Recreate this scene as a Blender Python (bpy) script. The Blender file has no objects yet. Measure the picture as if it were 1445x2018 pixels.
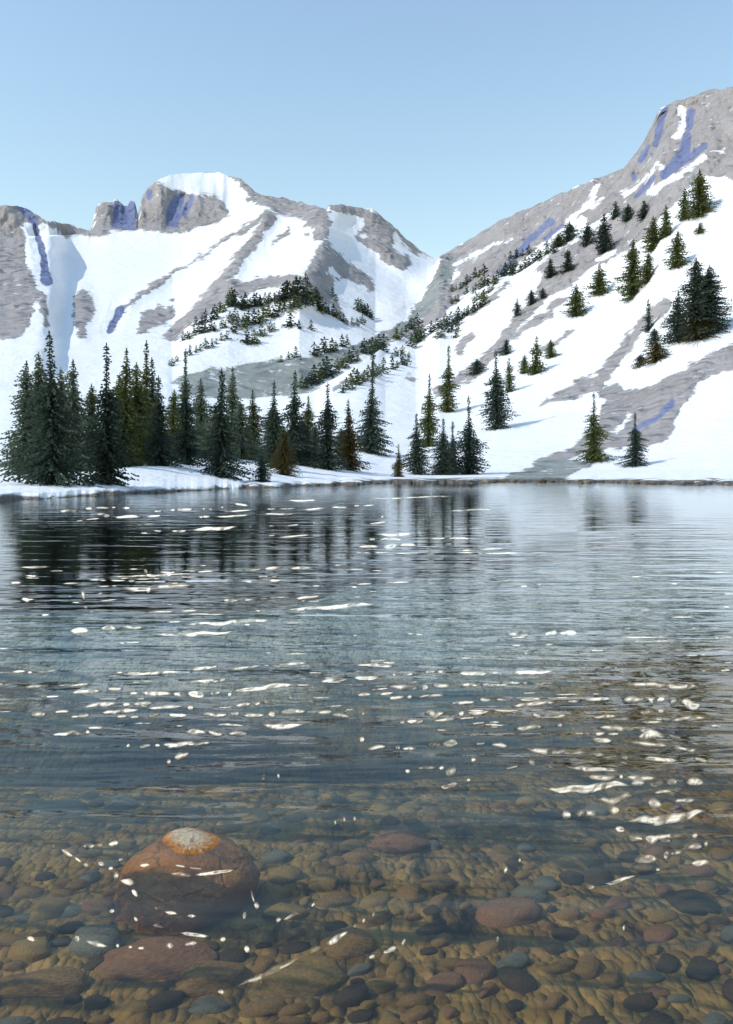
import bpy, bmesh, math, random
import numpy as np
from mathutils import Vector, Matrix

random.seed(7)
rng = np.random.default_rng(11)
S = bpy.context.scene
COL = S.collection
R = math.radians

# ------------------------------------------------------------------ camera
# The photograph is 1445 x 2018; CX, HY and F describe its lens (focal length
# in its pixels, horizon row), so that pixel rays can be laid out in metres.
CX, HY, F, CH = 722.5, 930.0, 1748.0, 1.7
cam = bpy.data.cameras.new("camera")
cam.sensor_fit = 'VERTICAL'
cam.sensor_height = 24.0
cam.lens = F * 24.0 / 2018.0
cam.shift_y = -(1009.0 - HY) / 2018.0
cam.clip_end = 20000
cam.clip_start = 0.05
co = bpy.data.objects.new("camera", cam)
COL.objects.link(co)
co.location = (0, 0, CH)
co.rotation_euler = (R(90), 0, 0)
S.camera = co


def P(px, py, d):
    return ((px - CX) / F * d, d, CH - (py - HY) / F * d)


def on_water(px, py):
    d = CH * F / (py - HY)
    return ((px - CX) / F * d, d, 0.0)


# ------------------------------------------------------------------ light
SUN_EL, SUN_AZ = 42.0, -111.0          # azimuth from +Y, negative = to the left
sun_dir = Vector((math.sin(R(SUN_AZ)) * math.cos(R(SUN_EL)),
                  math.cos(R(SUN_AZ)) * math.cos(R(SUN_EL)), math.sin(R(SUN_EL))))
sl = bpy.data.lights.new("sun", 'SUN')
sl.energy = 2.15
sl.angle = R(0.55)
sl.color = (1.0, 0.93, 0.84)
so = bpy.data.objects.new("sun", sl)
COL.objects.link(so)
so.rotation_euler = sun_dir.to_track_quat('Z', 'Y').to_euler()
so.location = (0, 0, 400)

W = bpy.data.worlds.new("World")
S.world = W
W.use_nodes = True
nt = W.node_tree
bg = nt.nodes["Background"]
sky = nt.nodes.new("ShaderNodeTexSky")
sky.sky_type = 'NISHITA'
sky.sun_disc = False
sky.sun_elevation = R(SUN_EL)
sky.sun_rotation = R(SUN_AZ)
sky.altitude = 3000
sky.air_density = 2.6
sky.dust_density = 0.0
sky.ozone_density = 2.0
nt.links.new(sky.outputs[0], bg.inputs[0])
bg.inputs[1].default_value = 0.15

S.view_settings.view_transform = 'Standard'
S.view_settings.look = 'None'
S.view_settings.gamma = 1.0
S.view_settings.exposure = 0.35
S.cycles.max_bounces = 8
S.cycles.use_adaptive_sampling = True
S.cycles.adaptive_threshold = .02
S.cycles.transparent_max_bounces = 16
S.cycles.diffuse_bounces = 2
S.cycles.glossy_bounces = 2
S.cycles.caustics_reflective = False
S.cycles.caustics_refractive = False
S.cycles.sample_clamp_indirect = 6.0
S.cycles.use_denoising = True


# ------------------------------------------------------------------ noise
def _lat(ix, iy, seed):
    h = (ix * 374761393 + iy * 668265263 + seed * 974711) & 0xFFFFFFFF
    h = ((h ^ (h >> 13)) * 1274126177) & 0xFFFFFFFF
    h = h ^ (h >> 16)
    return (h & 0xFFFF) / 65535.0


def vn(x, y, seed=0):
    x = np.asarray(x, float); y = np.asarray(y, float)
    ix = np.floor(x).astype(np.int64); iy = np.floor(y).astype(np.int64)
    fx = x - ix; fy = y - iy
    fx = fx * fx * (3 - 2 * fx); fy = fy * fy * (3 - 2 * fy)
    a = _lat(ix, iy, seed); b = _lat(ix + 1, iy, seed)
    c = _lat(ix, iy + 1, seed); d = _lat(ix + 1, iy + 1, seed)
    return a + (b - a) * fx + (c - a) * fy + (a - b - c + d) * fx * fy


def fbm(x, y, seed=0, o=4):
    s = 0; a = .5; t = 0
    for k in range(o):
        s = s + a * vn(x * 2 ** k, y * 2 ** k, seed + k * 17); t += a; a *= .5
    return s / t - .5


# ------------------------------------------------------------------ materials
def mat(name):
    m = bpy.data.materials.new(name)
    m.use_nodes = True
    n = m.node_tree
    p = n.nodes["Principled BSDF"]
    return m, n, p


def N(n, t, **k):
    nd = n.nodes.new(t)
    for a, v in k.items():
        setattr(nd, a, v)
    return nd


def noise(n, scale, detail=4, rough=.55, vec=None, dist=0):
    t = N(n, "ShaderNodeTexNoise")
    t.inputs["Scale"].default_value = scale
    t.inputs["Detail"].default_value = detail
    t.inputs["Roughness"].default_value = rough
    t.inputs["Distortion"].default_value = dist
    if vec is not None:
        n.links.new(vec, t.inputs["Vector"])
    return t.outputs["Fac"]


def ramp(n, fac, stops):
    r = N(n, "ShaderNodeValToRGB")
    el = r.color_ramp.elements
    while len(el) < len(stops):
        el.new(.5)
    for e, (p, c) in zip(el, stops):
        e.position = p
        e.color = c if len(c) == 4 else (*c, 1)
    n.links.new(fac, r.inputs[0])
    return r.outputs[0]


def mth(n, op, a, b=None, c=None, clamp=False):
    m = N(n, "ShaderNodeMath", operation=op, use_clamp=clamp)
    for i, v in enumerate((a, b, c)):
        if v is None:
            continue
        if isinstance(v, (int, float)):
            m.inputs[i].default_value = v
        else:
            n.links.new(v, m.inputs[i])
    return m.outputs[0]


def mix(n, fac, a, b):
    m = N(n, "ShaderNodeMix", data_type='RGBA')
    for s, v in ((m.inputs["Factor"], fac), (m.inputs["A"], a), (m.inputs["B"], b)):
        if isinstance(v, (int, float)):
            s.default_value = v
        elif isinstance(v, tuple):
            s.default_value = (*v, 1)
        else:
            n.links.new(v, s)
    return m.outputs["Result"]


def bump(n, p, h, strength, dist):
    b = N(n, "ShaderNodeBump")
    b.inputs["Strength"].default_value = strength
    b.inputs["Distance"].default_value = dist
    n.links.new(h, b.inputs["Height"])
    n.links.new(b.outputs[0], p.inputs["Normal"])
    return b


def terrain_mat(name, scale):
    m, n, p = mat(name)
    pos = N(n, "ShaderNodeTexCoord").outputs["Object"]
    rag = noise(n, .30 / scale, 6, .65, pos)
    rag2 = noise(n, 1.1 / scale, 5, .7, pos)

    def msk(attr, w):
        a = N(n, "ShaderNodeAttribute", attribute_name=attr).outputs["Fac"]
        s = mth(n, 'ADD', a, mth(n, 'MULTIPLY', mth(n, 'SUBTRACT', rag, .5), w))
        s = mth(n, 'ADD', s, mth(n, 'MULTIPLY', mth(n, 'SUBTRACT', rag2, .5), w * .6))
        return mth(n, 'MULTIPLY', mth(n, 'SUBTRACT', s, .46), 10.0, clamp=True)
    rk = msk("rock", 1.15); st = msk("shade_blue", .34); sc = msk("scree", .9)
    # flecks of snow caught among the rocks, and stones showing through the snow
    fl = noise(n, .55 / scale, 7, .75, pos)
    rk = mth(n, 'MULTIPLY', rk, mth(n, 'MULTIPLY', mth(n, 'SUBTRACT', .665, fl), 14.0, clamp=True))
    spk = noise(n, 1.5 / scale, 3, .6, pos)
    rk = mth(n, 'MAXIMUM', rk, mth(n, 'MULTIPLY', mth(n, 'SUBTRACT', mth(n, 'ADD', spk, mth(n, 'MULTIPLY', fl, .5)), 1.07), 16.0, clamp=True))
    sc = mth(n, 'MULTIPLY', sc, mth(n, 'MULTIPLY', mth(n, 'SUBTRACT', .64, fl), 14.0, clamp=True))
    v1 = noise(n, .12 / scale, 6, .6, pos)
    v2 = noise(n, 2.2 / scale, 5, .7, pos)
    v = mth(n, 'ADD', mth(n, 'MULTIPLY', v1, .55), mth(n, 'MULTIPLY', v2, .45))
    rock = ramp(n, v, [(.28, (.235, .215, .205)), (.48, (.33, .305, .295)), (.68, (.42, .395, .385))])
    shade_blue = ramp(n, v, [(.32, (.11, .135, .25)), (.64, (.23, .26, .41))])  # blue-violet shade of the cliffs, painted into the rock colour
    scree = ramp(n, v, [(.32, (.17, .185, .165)), (.52, (.29, .31, .29)), (.70, (.40, .41, .38))])
    snow = ramp(n, v1, [(.3, (.84, .845, .855)), (.7, (.90, .90, .90))])
    c = mix(n, rk, snow, rock)
    c = mix(n, sc, c, scree)
    c = mix(n, st, c, shade_blue)
    bk = N(n, "ShaderNodeAttribute", attribute_name="bank").outputs["Fac"]
    c = mix(n, bk, c, ramp(n, noise(n, 3.5, 6, .7, pos), [(.35, (.05, .045, .038)), (.5, (.13, .115, .095)), (.66, (.24, .22, .19))]))
    n.links.new(c, p.inputs["Base Color"])
    p.inputs["Roughness"].default_value = .8
    p.inputs["Specular IOR Level"].default_value = .15
    anyr = mth(n, 'MAXIMUM', mth(n, 'MAXIMUM', rk, st), mth(n, 'MULTIPLY', sc, .6))
    hs = noise(n, .5 / scale, 6, .6, pos)
    rt_ = N(n, "ShaderNodeTexNoise", noise_type='RIDGED_MULTIFRACTAL')
    for k_, v__ in (("Scale", .5 / scale), ("Detail", 8), ("Roughness", .62), ("Distortion", .4)):
        rt_.inputs[k_].default_value = v__
    n.links.new(pos, rt_.inputs["Vector"])
    hr = mth(n, 'MULTIPLY', rt_.outputs["Fac"], .55)
    h = mth(n, 'ADD', mth(n, 'MULTIPLY', hs, .26), mth(n, 'MULTIPLY', mth(n, 'MULTIPLY', hr, anyr), 2.2))
    bump(n, p, h, .7, 1.7 * scale)
    return m


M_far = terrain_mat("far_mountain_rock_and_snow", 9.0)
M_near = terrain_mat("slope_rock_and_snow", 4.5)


def simple(name, c1, c2, scale, rough=.8, bstr=.4, bd=.02, spec=.3, detail=6):
    m, n, p = mat(name)
    pos = N(n, "ShaderNodeTexCoord").outputs["Object"]
    f = noise(n, scale, detail, .62, pos)
    n.links.new(ramp(n, f, [(.3, c1), (.7, c2)]), p.inputs["Base Color"])
    p.inputs["Roughness"].default_value = rough
    p.inputs["Specular IOR Level"].default_value = spec
    bump(n, p, f, bstr, bd)
    return m


def foliage(name, c1, c2, c3, thin=.34):
    m, n, p = mat(name)
    oi = N(n, "ShaderNodeObjectInfo").outputs["Random"]
    pos = N(n, "ShaderNodeTexCoord").outputs["Object"]
    f = noise(n, 1.1, 4, .6, pos)
    g = noise(n, 7.0, 2, .6, pos)
    v = mth(n, 'ADD', mth(n, 'MULTIPLY', f, .6), mth(n, 'MULTIPLY', g, .4))
    v = mth(n, 'ADD', v, mth(n, 'MULTIPLY', mth(n, 'SUBTRACT', oi, .5), .12))
    n.links.new(ramp(n, v, [(.33, c1), (.5, c2), (.68, c3)]), p.inputs["Base Color"])
    p.inputs["Roughness"].default_value = .65
    p.inputs["Specular IOR Level"].default_value = .2
    # thin needles let some light through
    tr = N(n, "ShaderNodeBsdfTranslucent")
    n.links.new(ramp(n, v, [(.33, c1), (.68, c3)]), tr.inputs[0])
    mx = N(n, "ShaderNodeMixShader")
    mx.inputs[0].default_value = thin
    out = n.nodes["Material Output"]
    n.links.new(p.outputs[0], mx.inputs[1])
    n.links.new(tr.outputs[0], mx.inputs[2])
    n.links.new(mx.outputs[0], out.inputs[0])
    return m


FOL = {
    'D': foliage("dark_needles", (.034, .058, .046), (.068, .100, .078), (.112, .145, .102)),
    'O': foliage("olive_needles", (.085, .108, .036), (.145, .172, .060), (.205, .23, .09), .5),
    'M': foliage("grey_green_needles", (.115, .150, .100), (.175, .220, .150), (.24, .29, .20), .5),
    'B': foliage("brown_olive_needles", (.070, .058, .020), (.115, .095, .034), (.17, .14, .055), .5),
}
M_bark = simple("bark", (.035, .028, .022), (.09, .07, .055), 6, .9, .6, .03)


# ------------------------------------------------------------------ mesh helpers
def mesh_obj(name, verts, faces, material, parent=None, smooth=False):
    me = bpy.data.meshes.new(name)
    me.from_pydata([tuple(v) for v in verts], [], [tuple(f) for f in faces])
    if smooth:
        me.polygons.foreach_set("use_smooth", [True] * len(me.polygons))
    me.materials.append(material)
    o = bpy.data.objects.new(name, me)
    COL.objects.link(o)
    if parent:
        o.parent = parent
    return o


def grid_obj(name, V, material, attrs=None, kind='structure'):
    """V: rows x cols x 3 array."""
    r, c, _ = V.shape
    me = bpy.data.meshes.new(name)
    nv = r * c
    idx = np.arange(nv).reshape(r, c)
    q = np.stack([idx[:-1, :-1], idx[:-1, 1:], idx[1:, 1:], idx[1:, :-1]], -1).reshape(-1, 4)
    me.vertices.add(nv)
    me.vertices.foreach_set("co", V.reshape(-1).astype(np.float32))
    me.loops.add(q.size)
    me.loops.foreach_set("vertex_index", q.reshape(-1).astype(np.int32))
    me.polygons.add(len(q))
    me.polygons.foreach_set("loop_start", np.arange(0, q.size, 4, dtype=np.int32))
    me.polygons.foreach_set("loop_total", np.full(len(q), 4, dtype=np.int32))
    me.polygons.foreach_set("use_smooth", np.ones(len(q), dtype=bool))
    me.update(calc_edges=True)
    for k, a in (attrs or {}).items():
        at = me.attributes.new(k, 'FLOAT', 'POINT')
        at.data.foreach_set("value", a.reshape(-1).astype(np.float32))
    me.materials.append(material)
    o = bpy.data.objects.new(name, me)
    COL.objects.link(o)
    o["kind"] = kind
    return o


# ------------------------------------------------------------------ rock and snow patches
# Where bare rock shows through the snow (outlines as seen in the photograph,
# turned into positions on the slopes below).
ROCK = [
 # far mountain: left wall and skyline
 [(-600,300),(35,405),(60,412),(95,433),(130,438),(185,452),(215,455),(218,470),(170,463),(130,470),(110,452),(85,440),(80,450),(60,442),(52,440),(50,510),(75,560),(95,600),(97,640),(85,645),(70,590),(55,640),(40,660),(-200,700),(-600,700)],
 [(180,456),(188,405),(205,394),(222,396),(270,392),(272,430),(278,388),(292,365),(310,352),(330,368),(350,372),(365,378),(400,382),(425,382),(445,400),(457,420),(430,437),(400,447),(355,456),(290,453),(240,452),(215,456)],
 [(452,346),(475,348),(505,374),(545,378),(575,388),(590,386),(610,398),(645,408),(655,430),(642,470),(625,470),(618,452),(597,446),(600,434),(565,426),(540,414),(505,402),(490,386)],
 [(645,396),(690,398),(735,408),(770,436),(800,470),(832,496),(845,505),(815,500),(785,470),(775,460),(772,472),(785,497),(800,502),(812,522),(795,535),(775,522),(740,513),(705,490),(690,470),(702,465),(715,450),(685,433),(660,426),(648,416)],
 [(640,470),(660,492),(680,502),(705,522),(735,552),(746,578),(720,562),(690,552),(660,552),(655,580),(665,600),(690,632),(660,615),(615,578),(598,545),(618,505),(632,480)],
 [(455,548),(490,552),(530,540),(598,545),(625,582),(590,566),(560,562),(520,572),(470,585),(425,608),(380,640),(350,652),(330,668),(335,645),(385,600)],
 [(145,582),(165,572),(182,585),(186,615),(166,640),(166,668),(150,662),(145,620)],
 [(278,617),(305,611),(311,600),(340,602),(344,588),(348,628),(320,642),(268,657)],
 # right slope
 [(868,502),(1000,420),(1100,378),(1230,324),(1260,285),(1300,208),(1390,174),(1600,100),(2050,40),(2050,330),(1390,302),(1335,348),(1290,372),(1250,393),(1225,402),(1190,424),(1168,440),(1150,425),(1120,440),(1060,490),(1010,530),(960,552),(905,592),(870,632),(800,668),(815,640),(850,590),(862,540)],
 [(1222,402),(1290,366),(1390,300),(1700,290),(1700,380),(1390,345),(1330,396),(1300,422),(1288,452),(1252,482),(1200,512),(1165,528),(1130,562),(1062,592),(1048,562),(1060,525),(1100,492),(1160,468)],
 [(1800,560),(1390,697),(1350,722),(1290,757),(1242,770),(1218,750),(1190,760),(1200,735),(1160,742),(1100,772),(1060,802),(1130,785),(1172,774),(1192,790),(1172,850),(1100,890),(1020,932),(985,950),(1080,944),(1070,932),(1092,916),(1180,890),(1240,880),(1302,880),(1322,850),(1362,780),(1390,740),(1800,640)],
]
ROCK_STROKE = [
 ([(532,425),(500,475),(440,550),(372,628),(335,662)], 22), ([(524,425),(450,470),(300,566),(238,608)], 9),
 ([(570,450),(537,485)], 6), ([(603,464),(607,464)], 13), ([(480,395),(484,395)], 11), ([(690,475),(730,500)],14),
 ([(840,628),(785,660),(730,690)], 12), ([(1062,590),(1012,640),(982,690),(905,748),(862,772)], 20), ([(1112,592),(1060,632),(1012,662)], 17),
 ([(1312,600),(1255,650),(1225,700),(1190,738)], 24), ([(1130,655),(1060,692)], 9), ([(930,662),(905,692)], 14), ([(1290,540),(1235,575)],5),
 ([(800,743),(815,745)],7), ([(1000,560),(930,620)],7), ([(720,735),(690,752),(660,770)], 10),
]
SNOW_STROKE = [  # snow lying in the gullies and ledges of the rock
 ([(655,425),(685,430),(710,440)], 16), ([(660,447),(685,462),(705,490),(745,520),(795,548)], 22), ([(658,455),(672,470)], 16), ([(717,463),(722,464)],7),
 ([(778,465),(795,490),(815,510)], 10), ([(655,536),(662,545)],11), ([(758,522),(785,540)], 8),
 ([(900,520),(940,502),(985,480)], 7), ([(1178,365),(1165,400),(1118,440)], 11), ([(1388,310),(1330,348),(1280,380)], 12), ([(1290,335),(1232,385)], 9),
 ([(1342,216),(1348,240),(1335,268)], 14), ([(1297,325),(1305,328)], 16), ([(1210,500),(1180,512)],6), ([(892,548),(902,538)],9), ([(855,562),(862,570)],9),
 ([(1240,820),(1215,850)],10), ([(68,600),(80,640)],9), ([(52,450),(62,500),(82,570)],10), ([(1060,540),(1040,590)],13), ([(950,500),(1010,470)],5),([(1190,390),(1150,415)],6),
 ([(340,352),(430,352),(470,385),(485,410)],18),
]
SHADE_BLUE = [  # patches of blue shade on the cliffs, put into colour and relief
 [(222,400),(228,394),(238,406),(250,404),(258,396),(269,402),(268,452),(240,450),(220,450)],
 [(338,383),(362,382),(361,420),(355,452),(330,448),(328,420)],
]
SHADE_BLUE_STROKE = [
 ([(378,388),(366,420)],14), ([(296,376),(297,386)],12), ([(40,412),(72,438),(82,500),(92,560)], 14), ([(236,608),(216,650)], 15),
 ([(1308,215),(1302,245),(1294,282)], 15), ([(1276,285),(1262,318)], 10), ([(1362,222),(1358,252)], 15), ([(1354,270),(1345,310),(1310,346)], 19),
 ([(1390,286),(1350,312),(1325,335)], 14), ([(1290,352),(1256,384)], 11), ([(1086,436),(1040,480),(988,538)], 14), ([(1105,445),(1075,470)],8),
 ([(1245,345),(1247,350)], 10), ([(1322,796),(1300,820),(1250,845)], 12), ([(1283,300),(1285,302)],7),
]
SCREE = [
 [(330,752),(400,731),(550,711),(650,692),(742,662),(800,632),(832,582),(858,540),(872,512),(905,498),(885,560),(852,612),(800,652),(762,682),(702,708),(652,732),(622,768),(550,784),(450,790),(380,775)],
 [(1090,905),(1020,930),(985,952),(1100,948),(1180,905)],
]


def seg_dist(x, y, a, b):
    ax, ay = a; bx, by = b
    dx, dy = bx - ax, by - ay
    t = np.clip(((x - ax) * dx + (y - ay) * dy) / (dx * dx + dy * dy + 1e-9), 0, 1)
    return np.hypot(x - ax - t * dx, y - ay - t * dy)


def poly_sd(x, y, poly, pad):
    xs = [p[0] for p in poly]; ys = [p[1] for p in poly]
    out = np.full(x.shape, 1e3)
    w = (x > min(xs) - pad) & (x < max(xs) + pad) & (y > min(ys) - pad) & (y < max(ys) + pad)
    if not w.any():
        return out
    X, Y = x[w], y[w]
    d = np.full(X.shape, 1e9); ins = np.zeros(X.shape, bool)
    for i in range(len(poly)):
        a, b = poly[i - 1], poly[i]
        d = np.minimum(d, seg_dist(X, Y, a, b))
        c = ((a[1] > Y) != (b[1] > Y)) & (X < (b[0] - a[0]) * (Y - a[1]) / (b[1] - a[1] + 1e-12) + a[0])
        ins ^= c
    out[w] = np.where(ins, -d, d)
    return out


def stroke_sd(x, y, st, pad):
    pts, wd = st
    xs = [p[0] for p in pts]; ys = [p[1] for p in pts]
    out = np.full(x.shape, 1e3)
    w = (x > min(xs) - pad) & (x < max(xs) + pad) & (y > min(ys) - pad) & (y < max(ys) + pad)
    if not w.any():
        return out
    d = np.full(x[w].shape, 1e9)
    for a, b in zip(pts[:-1], pts[1:]):
        d = np.minimum(d, seg_dist(x[w], y[w], a, b))
    out[w] = d - wd / 2
    return out


def masks(x, y, soft=14.0):
    def acc(polys, strokes):
        s = np.full(x.shape, 1e3)
        for p in polys:
            s = np.minimum(s, poly_sd(x, y, p, 40))
        for p in strokes:
            s = np.minimum(s, stroke_sd(x, y, p, 40))
        return s
    # let the outlines wander, so that no edge is a drawn line
    wx = x + fbm(x / 26, y / 26, 5, 3) * 14; wy = y + fbm(x / 26, y / 26, 9, 3) * 14
    x, y = wx, wy
    rk = acc(ROCK, ROCK_STROKE); sn = acc([], SNOW_STROKE)
    rk = np.maximum(rk, -sn)
    sl = acc(SHADE_BLUE, SHADE_BLUE_STROKE); sc = acc(SCREE, [])
    f = lambda s: np.clip(.5 - s / (2 * soft), 0, 1)
    return f(rk), f(sl), f(sc)


def terrain(name, px, keys, rows, material, relief, nseed, namp, topn, tk, smooth):
    """keys: list of (py(px), d(px)) arrays, from near to far; rows: counts between them."""
    py = []; dd = []; part = []
    for k in range(len(keys) - 1):
        n_ = rows[k]
        t = np.linspace(0, 1, n_, endpoint=(k == len(keys) - 2))[:, None]
        py.append(keys[k][0][None] * (1 - t) + keys[k + 1][0][None] * t)
        dd.append(keys[k][1][None] * (1 - t) + keys[k + 1][1][None] * t)
        part.append(np.full((n_, 1), float(k)) + t)
    py = np.concatenate(py); d = np.concatenate(dd); part = np.concatenate(part)
    py = py + topn[None] * np.where(part < tk, np.clip(1 - (tk - part) / 1.6, 0, 1) ** 5, 1.0)
    if smooth:
        lim = part < 2.35
        for _ in range(2):
            c_ = np.cumsum(np.pad(d, ((smooth + 1, smooth), (0, 0)), mode='edge'), 0)
            ds = (c_[2 * smooth + 1:] - c_[:-2 * smooth - 1]) / (2 * smooth + 1)
            k_ = np.clip((2.35 - part) / .35, 0, 1) * np.clip(part / .15, 0, 1)
            d = d * (1 - k_) + ds * k_
    X = np.broadcast_to(px[None], py.shape).copy()
    rk, shd, sc = masks(X, py)
    d = relief(X, py, d, part, rk, shd, sc)
    world_x = (X - CX) / F * d; world_z = CH - (py - HY) / F * d
    amp = namp * d * np.clip(part / 1.5, 0, 1)
    nz = fbm(X / 60 + d / 200, py / 45, nseed, 5)
    nr = fbm(X / 14, py / 16 + d / 60, nseed + 3, 4)
    # ribs of rock running down the fall line
    d = d + amp * (nz * 1.6 + nr * (.12 + 2.2 * np.clip(rk + .6 * shd + .3 * sc, 0, 1)))
    V = np.stack([(X - CX) / F * d, d, CH - (py - HY) / F * d], -1)
    o = grid_obj(name, V, material, dict(rock=rk, shade_blue=shd, scree=sc))
    return o, X, py, d


def I(px, pts):
    return np.interp(px, [p[0] for p in pts], [p[1] for p in pts])


def IS(px, pts, r=55):
    return sum(I(px + o_, pts) for o_ in np.linspace(-r, r, 17)) / 17


def shore_py(px):
    return I(px, [(-900,1075),(-600,1030),(0,990),(40,985),(300,971),(500,962),(600,957),(760,954),(900,951),(1100,951),(1400,955),(1700,959),(2300,966)])


def Rtop(px):
    return I(px, [(-900,810),(-600,800),(0,785),(330,765),(450,783),(550,780),(620,768),(700,722),(760,682),(820,598),(865,506),(1000,427),(1100,383),(1180,350),(1230,330),(1255,300),(1270,275),(1300,214),(1330,200),(1390,180),(1445,170),(1600,120),(1800,90),(2300,70)])


def Rtop_d(px):
    return IS(px, [(-900,280),(0,330),(330,400),(450,420),(620,430),(700,480),(760,560),(820,760),(865,900),(1000,840),(1230,730),(1300,700),(1400,650),(1700,560),(2300,480)])


# --- right-hand slope, shore and the snowfield behind the trees
px = np.concatenate([np.arange(-900, 0, 10.), np.arange(0, 1445, 1.9), np.arange(1445, 2300, 10.)])
sp = shore_py(px) + fbm(px / 32, px * 0, 3, 4) * 4.5
sd = CH * F / (sp - HY)
k0 = (HY + (CH + .9) / (sd * .97) * F, sd * .97)
k1 = (sp, sd)
bk_d = sd * 1.018 + .4
k1b = (HY + (CH - .38 - .15 * fbm(px / 25, px * 0 + 4, 8, 3)) / bk_d * F, bk_d)
k2 = (IS(px, [(-900,985),(-600,980),(40,948),(300,917),(430,925),(600,922),(760,936),(900,936),(1100,930),(1400,925),(2300,905)]),
      IS(px, [(-900,48),(-600,52),(40,70),(300,94),(430,106),(600,150),(760,172),(900,182),(1100,190),(1400,172),(2300,150)]))
rt = Rtop(px)
rn = fbm(px / 18, px * 0, 21, 4) * 8 * np.clip((px - 800) / 200, .3, 1)
k3 = (rt, Rtop_d(px))
k4 = (rt + 14, Rtop_d(px) + 14)
k5 = (rt + 130, Rtop_d(px) * 1.12 + 60)


def reliefR(X, Y, d, part, rk, sl, sc):
    up = np.clip((part - 3) * 1.0, 0, 1) * (part < 4.6)
    # gentle spurs running down to the lake: lower left from upper right
    s = (X - 700) * .52 + (Y - 950) * .85
    w = np.sin(s / 58.0 + fbm(X / 120, Y / 120, 31, 3) * 4.0)
    d = d * (1 + up * .030 * w)
    d = d - up * d * .012 * rk + up * d * .024 * sl
    return d


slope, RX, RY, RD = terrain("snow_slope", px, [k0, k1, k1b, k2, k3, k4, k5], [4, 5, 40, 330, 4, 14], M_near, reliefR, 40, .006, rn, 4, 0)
# the strip just above the waterline is bare, wet gravel
me = slope.data
zz = np.empty(len(me.vertices) * 3, np.float32); me.vertices.foreach_get("co", zz); zz = zz.reshape(-1, 3)
at = me.attributes["scree"]
v_ = np.empty(len(zz), np.float32); at.data.foreach_get("value", v_)
xw = fbm(zz[:, 0] / 3, zz[:, 1] / 3, 77, 3)
bank = np.clip(.5 + (np.interp(zz[:, 0], [-30, -8, 2], [.16, .3, .55]) + xw * .8 - zz[:, 2]) / .14, 0, 1) * (zz[:, 1] < 260)
ab = me.attributes.new("bank", 'FLOAT', 'POINT')
ab.data.foreach_set("value", bank.astype(np.float32))

# --- the far mountain
pxl = np.concatenate([np.arange(-900, 0, 10.), np.arange(0, 1010, 1.6)])
tb = Rtop(pxl) + 28
b0 = (tb, Rtop_d(pxl) + 60)
b1 = (np.minimum(tb - 4, I(pxl, [(-900,700),(0,690),(340,690),(450,610),(540,582),(590,566),(650,600),(740,640),(800,610),(865,560),(1010,640)])),
      np.maximum(IS(pxl, [(-900,560),(0,560),(340,590),(450,680),(540,750),(650,760),(740,740),(820,860),(865,990),(1010,1040)]), Rtop_d(pxl) + 75))
b2 = (I(pxl, [(-900,520),(-100,470),(35,470),(100,466),(180,462),(215,457),(360,455),(430,441),(470,420),(520,417),(600,440),(645,446),(700,470),(770,490),(830,512),(865,520),(1010,610)]),
      IS(pxl, [(-900,1100),(100,1130),(360,1150),(470,1150),(600,1060),(645,1010),(770,1060),(865,1120),(1010,1120)]))
top = I(pxl, [(-900,520),(-300,430),(-100,402),(35,405),(60,415),(90,435),(130,440),(178,455),(182,440),(188,412),(195,400),(222,398),(226,392),(232,393),(244,406),(251,405),(257,395),(266,398),(272,424),(276,404),(280,388),(292,370),(310,355),(335,345),(380,341),(430,339),(455,348),(475,352),(500,375),(515,385),(560,390),(600,400),(643,412),(648,403),(680,403),(735,412),(770,440),(800,470),(830,495),(862,510),(900,560),(1010,640)])
ln = fbm(pxl / 9, pxl * 0, 61, 4) * np.where((pxl > 295) & (pxl < 500), 2.0, 7.0)
b2 = (np.maximum(b2[0], top + 6), b2[1])
ct = I(pxl, [(-900,540),(170,462),(182,444),(190,404),(270,402),(278,395),(310,360),(350,374),(420,384),(445,402),(470,405),(520,400),(600,420),(645,425),(700,440),(770,462),(830,503),(1010,640)])
ct = np.clip(ct, top + 2, b2[0] - 3)
b3 = (ct, b2[1] + I(pxl, [(-900,110),(180,100),(270,95),(430,100),(480,70),(700,80),(1010,60)]))
b4 = (top, b3[1] + I(pxl, [(-900,40),(180,24),(275,24),(300,60),(380,200),(450,160),(520,60),(700,70),(1010,40)]))
b5 = (top + 10, b4[1] + 16)
b6 = (top + 160, b4[1] * 1.2)


def reliefL(X, Y, d, part, rk, sl, sc):
    up = np.clip((part - .4), 0, 1)
    # near buttress at the left: its flank drops steeply to the snow bowl
    e = 112 - (Y - 560) * .06 + fbm(Y / 40, X * 0, 15, 3) * 16
    bt = 1 / (1 + np.exp((X - e) / 7.0))
    bw = np.clip((part - .2) / 1.75, 0, 1); bw = bw * bw * (3 - 2 * bw)
    d = d - bt * 170 * bw
    # the nose between the two faces, and the lesser ribs
    for pts, w, a in (([(645,405),(632,480),(610,545),(590,580)], 46, -70), ([(740,415),(800,520),(840,570)], 30, -20),
                      ([(530,420),(500,475),(440,550),(370,630)], 20, -22), ([(520,425),(450,470),(300,566),(238,608)], 12, -10),
                      ([(690,450),(750,525),(800,560)], 26, 22), ([(160,570),(160,660)], 22, -14)):
        m = np.full(X.shape, 1e9)
        for p, q in zip(pts[:-1], pts[1:]):
            m = np.minimum(m, seg_dist(X, Y, p, q))
        d = d + a * np.exp(-(m / w) ** 2) * up
    # broken pillars in the cliff band
    cliff = np.clip(part - 1.9, 0, 1) * (part < 4.2) * np.clip((470 - X) / 20, 0, 1) * np.clip((X - 170) / 10, 0, 1)
    d = d + cliff * 9 * np.sin(X / 9.0 + 2 * fbm(X / 30, Y / 90, 71, 3) * 3)
    d = d - d * .006 * rk * up + d * .020 * sl * up
    return d


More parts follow.
